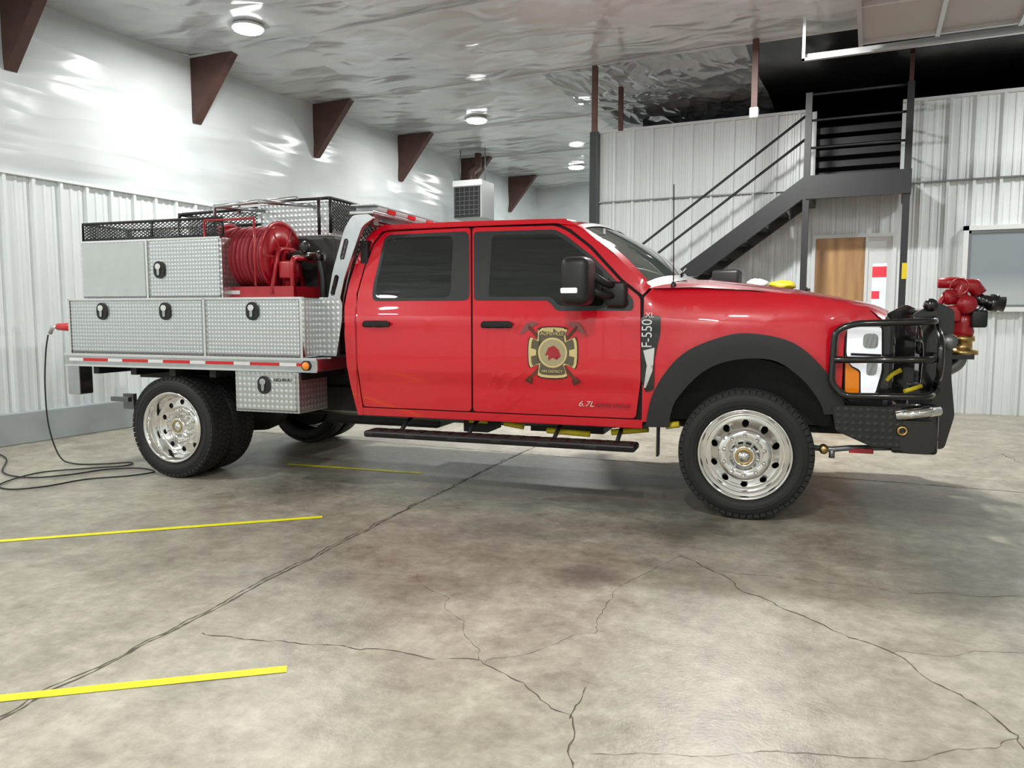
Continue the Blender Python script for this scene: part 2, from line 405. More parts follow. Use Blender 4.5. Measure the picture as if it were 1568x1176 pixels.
# frame gussets
for i in range(-2,6):
    y=5.14+2.38*i
    if y<YN+.4:continue
    vs=[]
    for d in(-.06,.06):vs+=[(XL+.02,y+d,3.78),(XL+.02,y+d,ZC-.02),(XL+.72,y+d,ZC-.02),(XL+.05,y+d,3.78)]
    mk("roof_frame_gusset",vs,[(0,1,2,3),(7,6,5,4),(0,3,7,4),(3,2,6,7),(2,1,5,6),(1,0,4,5)],BROWN)
# back wall (mezzanine front)
wb=empty("wall_back")
rpanel("cladding_a",(-4.05,YB),(-.80,YB),0,4.2,(0,-1),PANW,wb)
rpanel("cladding_a2",(-.80,YB),(.29,YB),2.46,3.12,(0,-1),PANW,wb)
rpanel("cladding_b",(.29,YB),(XR,YB),0,4.2,(0,-1),PANW,wb)
boxes("wall_core",[(-4.05,-.8,YB+.01,YB+.1,0,4.2),(-.8,.29,YB+.01,YB+.1,2.46,3.12),(.29,XR,YB+.01,YB+.1,0,4.2)],PANW,wb)
boxes("mezzanine_side",[(-4.05,-3.95,YB+.1,YF,0,4.2)],PANW,wb)
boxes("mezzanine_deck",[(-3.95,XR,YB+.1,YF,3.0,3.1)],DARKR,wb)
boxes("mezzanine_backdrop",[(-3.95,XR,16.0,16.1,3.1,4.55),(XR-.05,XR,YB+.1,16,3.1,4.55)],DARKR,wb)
boxes("trim_2",[(-4.05,-.87,YB-.055,YB-.0,3.105,3.125),(.29,XR,YB-.055,YB-.0,3.105,3.125)],STEEL)
box("trim_3",-4.12,-4.02,YB-.06,YB+.12,0,4.22,STAIR)
boxes("trim_4",[(-4.05,-.87,YB-.05,YB+.1,4.19,4.23),(.29,XR,YB-.05,YB+.1,4.19,4.23)],TRIMW)
for k,(x,y,z0,w) in enumerate(((-3.6,13.2,3.1,.045),(-2.9,15,3.1,.045))):
    box("mezzanine_post_%d"%k,x-w,x+w,y-w,y+w,z0,ZC-.03,BROWN,wb)
sc_=empty("steel_column",(-3.36,9.80,0))
box("upper_shaft",-.032,.032,-.032,.032,3.68,ZC-.06,BROWN,sc_)
box("lower_shaft",-.05,.05,-.05,.05,.012,3.70,STAIR,sc_,.006)
box("base_plate",-.13,.13,-.13,.13,0,.012,STAIR,sc_)
boxes("drop_posts",[(-1.395,-1.325,9.80,9.87,3.80,ZC-.01),(-3.37,-3.31,10.85,10.91,3.95,ZC-.01)],BROWN,ce)
box("drop_post_junction_box",-1.41,-1.31,9.78,9.88,3.68,3.80,TRIMW,ce,.01)
# room behind doorway
boxes("back_room_shell",[(-1.6,1.0,14.2,14.3,0,3.0),(-1.6,-1.5,YB+.1,14.2,0,3),(.9,1.0,YB+.1,14.2,0,3)],mat("back_room_wall",(.6,.6,.58),.7),wb)
# door
d1=empty("door_1")
boxes("frame",[(-.80,-.75,YB-.05,YB+.12,0,2.46),(.24,.29,YB-.05,YB+.12,0,2.46),(-.75,.24,YB-.05,YB+.12,2.41,2.46),(-.10,-.06,YB-.04,YB+.10,0,2.41)],TRIMW,d1)
box("wood_slab",-.75,-.10,YB-.02,YB+.02,.01,2.41,WOOD,d1,.004)
boxes("glazed_leaf",[(-.06,0,YB-.01,YB+.03,.01,2.41),(.18,.24,YB-.01,YB+.03,.01,2.41),(0,.18,YB-.01,YB+.03,2.05,2.41),(0,.18,YB-.01,YB+.03,.01,1.0)],TRIMW,d1)
box("view_glass",0,.18,YB,YB+.01,1.0,2.05,mat("daylit_pane",(.62,.72,.8),.3,emit=.6),d1)
boxes("view_red_band",[(0,.18,YB-.004,YB-.001,1.85,2.0),(0,.10,YB-.004,YB-.001,1.55,1.66)],mat("red_view_glow",(.7,.04,.06),.5,emit=.35),d1)  # red vehicle seen outside, as patches with daylight put in as glow
# window
w1=empty("window_1")
boxes("frame",[(1.08,1.14,YB-.10,YB,1.40,2.50),(2.5,2.57,YB-.10,YB,1.40,2.50),(1.08,2.57,YB-.10,YB,2.44,2.50),(1.04,2.6,YB-.13,YB,1.37,1.43)],TRIMW,w1)
boxes("inner_sash",[(1.14,1.17,YB-.08,YB,1.43,2.44),(1.14,2.5,YB-.08,YB,2.40,2.44),(1.14,2.5,YB-.08,YB,1.43,1.46)],STEEL,w1)
def pane_mat():
    m,nt,b=nmat("window_glass_with_reflection");N=nt.nodes;L=nt.links
    tc=N.new("ShaderNodeTexCoord");sp=N.new("ShaderNodeSeparateXYZ");L.new(tc.outputs["Object"],sp.inputs[0])
    r=N.new("ShaderNodeMapRange");r.inputs[1].default_value=1.46;r.inputs[2].default_value=2.4;L.new(sp.outputs[2],r.inputs[0])
    c=N.new("ShaderNodeValToRGB");e=c.color_ramp.elements;e[0].color=(.42,.46,.46,1);e[1].color=(.24,.28,.31,1);e[0].position=.15;e[1].position=.45  # grey reflection painted into the glass colour, paler towards the bottom
    L.new(r.outputs[0],c.inputs[0]);L.new(c.outputs[0],b.inputs["Base Color"]);b.inputs["Roughness"].default_value=.06;b.inputs["Coat Weight"].default_value=1
    return m
box("pane",1.17,2.5,YB-.065,YB-.05,1.46,2.40,pane_mat(),w1)
# ------------------------------------------------------------------ stairs
st=empty("staircase")
sl=.73;x1,z1=-.83,3.14
def zs(x):return z1-sl*(x1-x)
xb=x1-z1/sl
for nm,y in(("stringer_near",11.0),("stringer_wall",11.86)):
    vs=[];
    for d in(-.03,.03):vs+=[(xb,y+d,0),(xb+.35,y+d,0),(x1,y+d,zs(x1)-.26),(x1,y+d,zs(x1)+.02),(xb,y+d,.05)]
    mk(nm,vs,[(0,1,2,3,4),(9,8,7,6,5),(0,5,6,1),(1,6,7,2),(2,7,8,3),(3,8,9,4),(4,9,5,0)],STAIR,st)
tr=[]
for i in range(1,16):
    z=i*z1/16;x=xb+z/sl
    tr.append((x-.02,x+.25,11.03,11.83,z-.04,z))
boxes("treads",tr,STAIR,st)
bm=bmesh.new()
for h in(.80,.50):bmtube(bm,[(xb+.4,10.98,zs(xb+.4)+h),(x1,10.98,zs(x1)+h)],.018,8)
bmtube(bm,[(xb+.6,10.98,zs(xb+.6)-.05),(xb+.6,10.98,zs(xb+.6)+.80)],.018,8)
finish("handrails",bm,STAIR,st)
boxes("landing",[(x1,.40,10.95,11.94,3.06,3.14),(x1,.40,10.93,11.0,2.84,3.14),(.32,.40,11.0,11.94,2.84,3.14),(x1-.02,x1+.06,11.0,11.94,2.84,3.14)],STAIR,st)
boxes("landing_posts",[(x1-.04,x1+.04,10.95,11.03,0,4.2),(.31,.39,10.95,11.03,0,4.2)],STAIR,st)
box("landing_post_top",.325,.375,10.965,11.015,4.2,ZC-.06,BROWN,st)
bm=bmesh.new()
for z in(4.18,3.85,3.5):
    bmtube(bm,[(x1,10.99,z),(.35,10.99,z)],.016,8);bmtube(bm,[(.35,10.99,z),(.35,11.9,z)],.016,8)
finish("landing_guard",bm,STAIR,st)
boxes("landing_yellow_tag",[(.335,.395,10.94,10.948,1.78,1.98)],YELP,st)
boxes("loft_slats",[(-.87,.29,12.3,12.34,3.14+.16*i,3.14+.16*i+.09) for i in range(6)],STAIR,wb)
# ------------------------------------------------------------------ overhead door
od=empty("overhead_door")
secs=[]
x=-.2
while x<3.6:
    secs.append((x,x+.68,5.2,9.02,4.15,4.20));x+=.7
boxes("sections",secs,mat("door_section",(.40,.40,.38),.5),od)
boxes("section_ribs",[(s[0]-.02,s[0]+.02,5.2,9.02,4.10,4.16) for s in secs]+[(-.2,4.2,y,y+.04,4.11,4.16) for y in(5.2,6.6,7.9,8.96)],GALV,od)
boxes("track",[(-.78,4.4,9.13,9.20,4.07,4.095),(-.78,4.4,9.185,9.20,4.07,4.15),(-.78,4.4,5.0,5.08,4.07,4.10),(-.78,-.75,9.13,9.16,4.07,ZC-.07),(2.0,2.05,9.14,9.18,4.07,ZC-.07)],GALV,od)
# ------------------------------------------------------------------ ceiling lights
def lamp(x,y,e=95,vis=True):
    o=empty("ceiling_light",(x,y,ZC-.07))
    lathe("housing",[(0,.07),(.09,.07),(.12,.05),(.175,.02),(.18,0),(.170,-.005)],TRIMW,o,40,axis='z')
    lathe("lens",[(.170,-.005),(.15,-.03),(0,-.04)],LAMP,o,40,axis='z')
    l=bpy.data.lights.new("lamp_disk",'AREA');l.shape='DISK';l.size=.34;l.energy=e;l.color=(1,.99,.965)
    lo=bpy.data.objects.new("lamp_disk",l);COL.objects.link(lo);lo.parent=o;lo.location=(0,0,-.06)
for x,y,e in((-6.5,-2.2,85),(-6.5,2.2,98),(-6.45,6.87,98),(-6.03,11.6,105),(-5.95,16.15,95)):lamp(x,y,e)
for x,y,e in((-1.3,-2.6,95),(-.6,.4,155),(-1.3,8.1,265)):lamp(x,y,e)
lamp(2.9,-.4,95);lamp(2.9,10.6,85)
# ------------------------------------------------------------------ unit heater
hx,hy=-7.0,13.3
h=empty("unit_heater",(hx,hy,3.14));h.scale=(.76,.9,.92)
box("cabinet",-.40,.40,-.25,.35,0,.78,mat("heater_enamel",(.30,.31,.31),.4),h,.02)
box("top_band",-.405,.405,-.265,-.24,.66,.775,TRIMW,h)
box("grille_back",-.36,.36,-.27,-.24,.03,.64,BLK,h)
boxes("louvers",[(-.34,.34,-.285,-.262,.08+.09*i,.088+.09*i) for i in range(6)]+[(a,a+.008,-.285,-.262,.05,.62) for a in(-.34,-.2,-.07,.07,.2,.33)],STEEL,h)
tubes("hangers",[[(-.35,0,.7),(-.35,0,1.45)],[(.35,0,.7),(.35,0,1.45)]],.012,STEEL,h)
tube("flue",[(-.15,.2,.6),(-.15,.2,1.0),(-.15,.5,1.15),(-.15,.5,1.45)],.09,BROWN,h,14)
# ================================================================== TRUCK
T=empty("fire_truck",(-.697,5.10,0),R(5.9))
CY=-5.145;CX=.169;CH=1.347;YM=1.015
def sy(x,z):
    if z<1.15:y=.045*((1.15-z)/.55)**2
    elif z<1.46:y=.03*((z-1.15)/.31)**2
    else:y=.03+.19*(z-1.46)+.30*(z-1.46)**2
    if z<1.0:y+=.022*(1-sstep(.840,.885,z))*(1-sstep(-.8,-.6,x))
    y+=.014*sstep(1.235,1.275,z)*(1-sstep(1.275,1.40,z))*-1
    if x>-.72:
        r=math.hypot(x+.0,z-.42);y-=.020*math.exp(-((r-.78)/.15)**2)*sstep(-.72,-.4,x)
    if x>.35:y+=.55*(x-.35)**2
    if z>1.36:y+=3*(z-1.36)**2*sstep(-.68,-.56,x)
    return y
def real(x,z,y):
    """side-elevation survey point (measured on the door plane) -> true position at depth y"""
    s=(y-CY)/(-CY);return (CX+(x-CX)*s,y,CH+(z-CH)*s)
def panel(name,outline,m,off=0,grid=.05,rim=.018,far=True,fn=sy):
    obs=[]
    for side in((0,1) if far else (0,)):
        bm=bmesh.new();f=bm.faces.new([bm.verts.new((x,0,z)) for x,z in outline])
        bmesh.ops.triangulate(bm,faces=[f])
        xs=[p[0] for p in outline];zs_=[p[1] for p in outline]
        for ax,lo,hi in((0,min(xs),max(xs)),(2,min(zs_),max(zs_))):
            k=math.floor(lo/grid)*grid+grid
            while k<hi:
                co=[0,0,0];no=[0,0,0];co[ax]=k;no[ax]=1
                bmesh.ops.bisect_plane(bm,geom=bm.verts[:]+bm.edges[:]+bm.faces[:],plane_co=co,plane_no=no,dist=1e-5);k+=grid
        for v in bm.verts:
            v.co=Vector(real(v.co.x,v.co.z,fn(v.co.x,v.co.z)+off))
            if side:v.co.y=2*YM-v.co.y
        bm.normal_update()
        fl=[f for f in bm.faces if (f.normal.y>0)!=(side==1)]
        if fl:bmesh.ops.reverse_faces(bm,faces=fl)
        for f in bm.faces:f.smooth=True
        be=[e for e in bm.edges if len(e.link_faces)==1]
        if rim:
            r=bmesh.ops.extrude_edge_only(bm,edges=be)
            for v in [g for g in r["geom"] if isinstance(g,bmesh.types.BMVert)]:v.co.y+=rim*(1 if side==0 else -1)
            for e in be:e.smooth=False
        obs.append(finish(name+("_far" if side else ""),bm,m,T))
    return obs[0]
# --- cab side
rear=[(-2.85,.58),(-2.91,.80),(-2.94,.95),(-2.955,1.20),(-2.95,1.40),(-2.91,1.56),(-2.84,1.74),(-2.77,1.885),(-2.70,1.95)]
RD=[(-2.80,.64),(-2.845,.95),(-2.855,1.3),(-2.83,1.5),(-2.76,1.70),(-2.685,1.86),(-2.60,1.945),(-1.915,1.955),(-1.915,.64)]
FD=[(-1.90,.64),(-1.90,1.955),(-1.29,1.945),(-1.20,1.905),(-1.05,1.79),(-.84,1.565),(-.70,1.455),(-.69,.9),(-.72,.64)]
panel("cab_inner",[(-2.85,.60)]+rear[1:]+[(-1.27,1.96),(-1.15,1.90),(-.66,1.50),(-.66,.60)],GAP,.014)
panel("cab_corner",[(-2.85,.575)]+rear[1:]+[(-2.615,1.958),(-2.70,1.865),(-2.775,1.70),(-2.842,1.5),(-2.867,1.3),(-2.857,.95),(-2.81,.63),(-2.81,.575)],RED)
panel("rear_door",fillet2(RD,.03),RED)
panel("front_door",fillet2(FD,.03),RED)
panel("rocker",[(-2.85,.575),(-2.84,.632),(-.675,.632),(-.675,.575)],RED,.004)
panel("a_pillar",[(-1.90,1.965),(-1.27,1.96),(-1.18,1.918),(-1.03,1.80),(-.82,1.575),(-.685,1.47),(-.63,1.525),(-.72,1.60),(-.95,1.80),(-1.10,1.925),(-1.22,1.99),(-1.9,2.0)],RED,.002)
panel("roof_rail",[(-2.72,1.945),(-2.60,1.955),(-1.89,1.965),(-1.89,2.0),(-2.60,2.0)],RED,.002)
# windows
panel("rear_door_glass_trim",fillet2([(-2.715,1.44),(-2.70,1.56),(-2.60,1.90),(-2.56,1.925),(-1.925,1.93),(-1.925,1.44)],.05),FLR,-.003,rim=.003)
panel("rear_door_glass",fillet2([(-2.685,1.465),(-2.675,1.56),(-2.585,1.88),(-2.545,1.90),(-2.05,1.905),(-2.08,1.465)],.05),GLASS,-.0055,rim=.002)
panel("front_door_glass_trim",fillet2([(-1.89,1.44),(-1.89,1.925),(-1.29,1.92),(-1.21,1.875),(-1.03,1.735),(-.83,1.53),(-.745,1.44),(-.745,1.365),(-1.28,1.365),(-1.34,1.44)],.03),FLR,-.003,rim=.003)
panel("front_door_glass",fillet2([(-1.78,1.465),(-1.75,1.895),(-1.30,1.89),(-1.22,1.85),(-1.06,1.73),(-.95,1.62),(-.95,1.40),(-1.26,1.40),(-1.32,1.465)],.03),GLASS,-.0055,rim=.002)
panel("front_quarter_glass",fillet2([(-.92,1.40),(-.92,1.59),(-.84,1.51),(-.775,1.43),(-.775,1.40)],.02),GLASS,-.0055,rim=.002)
# --- handles
for nm,xa,xb_ in(("rear_door_handle",-2.80,-2.57),("front_door_handle",-1.84,-1.60)):
    panel(nm+"_cup",capsule((xa+xb_)/2,1.262,xb_-xa+.0,.062),GAP,-.001,rim=.002)
    p=panel(nm,capsule((xa+xb_)/2,1.268,xb_-xa-.01,.036),BLK,-.03,rim=.022)
# --- fender
arch=[(-.655,.585),(-.60,.83),(-.43,1.07),(-.19,1.19),(.01,1.22),(.27,1.16),(.46,.99),(.555,.83)]
top=[(-.675,1.455),(-.62,1.515),(-.36,1.515),(0,1.495),(.3,1.46),(.58,1.41),(.70,1.37),(.77,1.31)]
archs=spline(arch,5)
fin=[(x*.97,.42+(z-.42)*.97) for x,z in archs]
panel("front_fender",[(-.678,.62)]+top+[(.76,1.285),(.58,1.285),(.56,1.2),(.555,.86)]+fin[::-1][2:-2]+[(-.62,.62)],RED)
inn=spline([(-.50,.59),(-.49,.66),(-.45,.78),(-.31,.945),(-.16,1.03),(.02,1.06),(.18,1.04),(.33,.93),(.43,.80),(.46,.72)],5)
panel("fender_flare",archs+[(.58,.78),(.60,.72)]+inn[::-1],FLR,-.035,rim=.10)
# --- front fender badge
panel("badge_plate",fillet2([(-.695,1.31),(-.665,1.34),(-.565,1.33),(-.565,1.22),(-.60,1.05),(-.60,.84),(-.655,.82),(-.685,.90)],.015),BLKG,-.012,rim=.012)
panel("badge_silver",[(-.675,1.10),(-.60,1.12),(-.625,1.0),(-.61,.97),(-.655,.85),(-.668,.85),(-.65,1.0)],SILV,-.016,rim=.004)
text("badge_number","F-550",.098,(-.645,-.026,1.215),SILV,T,(R(90),R(-90),0),.004,sx=.85)
text("badge_trim_level","XL",.05,(-.63,-.026,1.335),SILV,T)
# --- emblem
cx,cz=-1.305,1.075
def malt(sc):
    pts=[]
    for k in range(4):
        a=math.pi/2*k
        for d,r in((-45,.118),(-40,.125),(-36,.150),(-34,.186),(-26,.184),(-12,.174),(0,.171),(12,.174),(26,.184),(34,.186),(36,.150),(40,.125)):
            t=a+R(d);pts.append((cx+math.cos(t)*r*sc,cz+math.sin(t)*r*sc))
    return pts
AXH=mat("axe_handle",(.14,.04,.02),.5);AXB=mat("axe_head",(.30,.12,.12),.35,.3)
for s_ in(1,-1):
    panel("emblem_axe",[(cx+s_*a,cz+b) for a,b in((-.185,-.190),(-.165,-.205),(.185,.175),(.170,.190))],AXH,-.004,rim=.001,far=False,grid=.2)
    panel("emblem_axe_butt",[(cx+s_*a,cz+b) for a,b in((-.205,-.20),(-.15,-.225),(-.14,-.185),(-.17,-.165))],AXH,-.0045,rim=.001,far=False,grid=.2)
    panel("emblem_axe_head",[(cx+s_*a,cz+b) for a,b in((.10,.205),(.16,.215),(.195,.20),(.245,.12),(.21,.135),(.165,.165))],AXB,-.005,rim=.001,far=False,grid=.2)
panel("emblem_edge",malt(1.07),BLK,-.006,rim=.001,far=False)
panel("emblem_gold",malt(1.03),GOLD,-.0075,rim=.001,far=False)
panel("emblem_field",malt(.92),mat("emblem_brown",(.12,.10,.06),.5),-.009,rim=.001,far=False)
panel("emblem_ring",capsule(cx,cz,.21,.21,0,10),GOLD,-.0105,rim=.001,far=False)
panel("emblem_center",capsule(cx,cz,.185,.185,0,10),mat("emblem_tan",(.42,.36,.2),.5),-.012,rim=.001,far=False)
panel("emblem_helmet",[(cx-.055,cz-.02),(cx-.03,cz+.035),(cx+.01,cz+.05),(cx+.045,cz+.02),(cx+.06,cz-.025),(cx+.02,cz-.01),(cx+.03,cz-.05),(cx,cz-.035),(cx-.03,cz-.055),(cx-.02,cz-.015)],REDM,-.0135,rim=.001,far=False)
panel("emblem_side_bars",[(cx-.165,cz-.03),(cx-.165,cz+.03),(cx-.12,cz+.02),(cx-.12,cz-.02)],GOLD,-.0105,rim=.001,far=False)
panel("emblem_side_bars_b",[(cx+.165,cz-.03),(cx+.165,cz+.03),(cx+.12,cz+.02),(cx+.12,cz-.02)],GOLD,-.0105,rim=.001,far=False)
ysurf=sy(cx,cz)-.016
text("emblem_text_top","AUMSVILLE",.034,(cx,ysurf,cz+.132),GOLD,T)
text("emblem_text_bottom","FIRE DISTRICT",.024,(cx,ysurf+.004,cz-.13),GOLD,T)
text("engine_badge","6.7L",.055,(-1.07,.026,.722),CHR,T,shear=.3,sx=1.2)
text("engine_badge_label","POWER STROKE",.032,(-.885,.026,.716),BLK,T,shear=.2,sx=1.0)
# --- roof
def froof(u,t):
    w=abs(2*t-1);c2=1-w*w;cc=1-w**4
    xa=-2.79-.05*c2;xb_=-1.20+.11*c2
    x=xa+(xb_-xa)*u
    ze=lin([-2.84,-2.76,-2.66,-1.36,-1.2,-1.05],[1.90,1.945,1.985,1.985,1.965,1.93],x)
    cr=lin([-2.84,-2.72,-2.5,-1.5,-1.05],[.03,.06,.085,.085,.055],x)
    ye=.185
    return Vector((x,ye+(2*YM-2*ye)*t,ze+cr*cc))
loft("roof",froof,40,40,RED,T)
# --- windshield
def header(t):
    w=abs(2*t-1);c2=1-w*w
    return Vector((-1.20+.11*c2,.185+(2*YM-.37)*t,1.955+.055*(1-w**4)))
def cowl(t):
    w=abs(2*t-1);c2=1-w*w
    return Vector((-.675+.23*c2,.10+(2*YM-.20)*t,1.50+.085*(1-w**4)))
def fws(u,t):
    p=header(t).lerp(cowl(t),u);n=Vector((.5,0,.85));return p+n*.035*math.sin(math.pi*u)
loft("windshield",fws,16,30,WSG,T)
def fed(a,b):
    def f(u,t):
        q=fws(u,a+(b-a)*t);return q+Vector((.004,0,.007))
    return f
loft("windshield_frit_near",fed(0,.035),16,2,RED,T);loft("windshield_frit_far",fed(.965,1),16,2,RED,T)
def ftop(u,t):
    q=fws(u*.07,t);return q+Vector((.004,0,.006))
loft("windshield_header_band",ftop,2,30,BLK,T)
def fcowl(u,t):
    q=fws(.93+u*.07,t);return q+Vector((.006+.05*u,0,.008))
loft("cowl_panel",fcowl,3,30,BLK,T)
tubes("wipers",[[tuple(fws(.97,.25)+Vector((.02,0,.03))),tuple(fws(.86,.45)+Vector((.02,0,.03))),tuple(fws(.84,.62)+Vector((.02,0,.03)))],[tuple(fws(.97,.6)+Vector((.02,0,.03))),tuple(fws(.84,.9)+Vector((.02,0,.03)))]],.008,BLK,T)
q=fws(.22,.10)
box("inspection_sticker",q.x+.002,q.x+.008,q.y-.025,q.y+.025,q.z,q.z+.04,TAPEW,T)
# --- hood
def fhood(u,t):
    w=abs(2*t-1);c2=1-w*w
    xa=-.66+.22*c2;xb_=.79+.10*c2;x=xa+(xb_-xa)*u
    xe=x-.1*c2
    ze=lin([-.7,-.36,0,.3,.58,.70,.79],[1.515,1.520,1.498,1.462,1.412,1.375,1.30],xe)
    zc=lin([-.5,-.3,0,.3,.6,.78,.86,.90],[1.578,1.575,1.54,1.50,1.445,1.405,1.37,1.32],x)
    y=.088+(2*YM-.176)*t
    return Vector((x,y,ze+max(.0,zc-ze)*(1-w**5)+.012*sstep(.62,.5,w)*(1-u**4)))
loft("hood",fhood,36,44,RED,T)
bm=bmesh.new();bmtube(bm,[fhood(u/20,0)+Vector((0,-.008,-.004)) for u in range(21)],.0035,6);finish("hood_gap",bm,GAP,T)
# back of cab
def fback(u,t):
    i=u*(len(rear)-1);a=min(int(i),len(rear)-2);f=i-a
    x=rear[a][0]*(1-f)+rear[a+1][0]*f;z=rear[a][1]*(1-f)+rear[a+1][1]*f
    X,Y,Z=real(x,z,sy(x,z));return Vector((X-.02*(1-abs(2*t-1)**2),Y+(2*YM-2*Y)*t,Z))
loft("cab_back",fback,24,12,RED,T)
box("rear_window",-2.99,-2.93,.55,1.48,1.52,1.85,GLASS,T,.02)
# nose
box("grille_shell",.72,.86,.12,1.91,.72,1.31,BLKG,T,.03)
boxes("grille_bars",[(.855,.885,.42,1.61,z,z+.05) for z in(.84,.98,1.12,1.22)],CHR,T)
panel("headlight_housing",fillet2([(.565,1.28),(.775,1.275),(.79,1.0),(.76,.84),(.60,.80),(.565,.86)],.02),BLK,.0,rim=.03)
panel("headlight_lens",fillet2([(.575,1.265),(.765,1.265),(.775,1.0),(.745,.86),(.665,.85),(.66,1.0),(.60,1.03),(.575,1.10)],.02),WHT,-.012,rim=.012)
panel("headlight_projector_upper",fillet2([(.665,1.225),(.75,1.225),(.75,1.135),(.665,1.135)],.03),CHR,-.02,rim=.01)
panel("headlight_projector_lower",fillet2([(.69,1.05),(.755,1.05),(.745,.97),(.69,.97)],.02),CHR,-.02,rim=.01)
panel("headlight_divider",[(.60,1.09),(.77,1.085),(.77,1.10),(.60,1.105)],BLK,-.018,rim=.008)
panel("headlight_amber",fillet2([(.57,1.08),(.60,1.02),(.65,.99),(.655,.86),(.605,.83),(.575,.87)],.015),AMB,-.012,rim=.012)
panel("fender_valance",[(.555,.83),(.60,.80),(.76,.84),(.80,.84),(.80,.70),(.58,.70)],BLK,.01)
# inner structure
box("engine_bay",-.64,.74,.36,1.67,.60,1.32,CHAS,T)
boxes("cab_floor",[(-2.86,-.66,.08,1.95,.56,.60),(-2.86,-2.80,.1,1.93,.6,1.9),(-.70,-.62,.1,1.93,.6,1.45)],CHAS,T)
for s_,y0 in((0,.03),(1,1.45)):
    def farch(u,t,y0=y0):
        a=math.pi*(.08+.84*u);return Vector((.0-.56*math.cos(a),y0+.55*t,.44+.62*math.sin(a)))
    loft("wheel_liner",farch,24,2,CHAS,T)
# --- chassis
boxes("frame_rails",[(-5.35,.95,.56,.64,.52,.72),(-5.35,.95,1.39,1.47,.52,.72)]+[(x,x+.08,.6,1.43,.55,.68) for x in(-5.3,-4.9,-3.6,-2.4,-1.2,.7)],CHAS,T)
lathe("rear_axle",[(0,.15),(.05,.15),(.05,.75),(.17,.85),(.19,1.015),(.17,1.18),(.05,1.28),(.05,1.88),(0,1.88)],CHAS,T,20,center=(-4.48,0,.42))
lathe("front_axle",[(0,.2),(.05,.2),(.05,.55),(.14,.62),(.14,.80),(.05,.9),(.05,1.83),(0,1.83)],CHAS,T,20,center=(-.0,0,.42))
tube("driveshaft",[(-4.3,1.0,.45),(-1.2,1.0,.55)],.05,CHAS,T)
tube("exhaust",[(-1.0,.75,.5),(-2.0,.72,.48),(-3.4,.72,.5),(-4.1,.7,.62),(-4.9,.7,.62),(-5.3,.5,.55)],.045,STEEL,T,round_=.1)
box("fuel_tank",-3.6,-2.5,.72,1.3,.38,.62,CHAS,T,.03)
boxes("transfer_case",[(-1.7,-1.1,.75,1.2,.40,.62),(-2.1,-1.9,.3,.6,.44,.56)],CHAS,T)
tubes("leaf_springs",[[(-5.05,.5,.62),(-4.48,.5,.5),(-3.9,.5,.62)],[(-5.05,1.53,.62),(-4.48,1.53,.5),(-3.9,1.53,.62)],[(-.5,.4,.6),(-.2,.4,.5),(.45,.4,.58)]],.03,CHAS,T)
tubes("yellow_lines",[[(-1.73,.2,.535),(-1.58,.2,.515)],[(-1.40,.2,.497),(-1.08,.2,.485)],[(-.92,.18,.51),(-.66,.18,.545)],[(-.53,.10,.585),(-.44,.10,.60)],[(-2.05,.3,.53),(-1.9,.3,.53)]],.022,YELP,T)
# running board
box("running_board",-2.74,-.70,-.12,.06,.425,.475,BLK,T,.018,3)
boxes("running_board_treads",[(-2.68+.11*i,-2.61+.11*i,-.10,.02,.474,.480) for i in range(18)],DIAB,T)
boxes("running_board_slot",[(-2.66+.34*i,-2.40+.34*i,-.123,-.118,.44,.458) for i in range(6)],GAP,T)
tubes("running_board_brackets",[[(x,0,.45),(x,.1,.50),(x,.3,.58)] for x in(-2.5,-1.95,-1.30,-.85)],.016,CHAS,T)
box("mud_flap_front",-.585,-.57,.04,.12,.38,.62,BLK,T,.004)
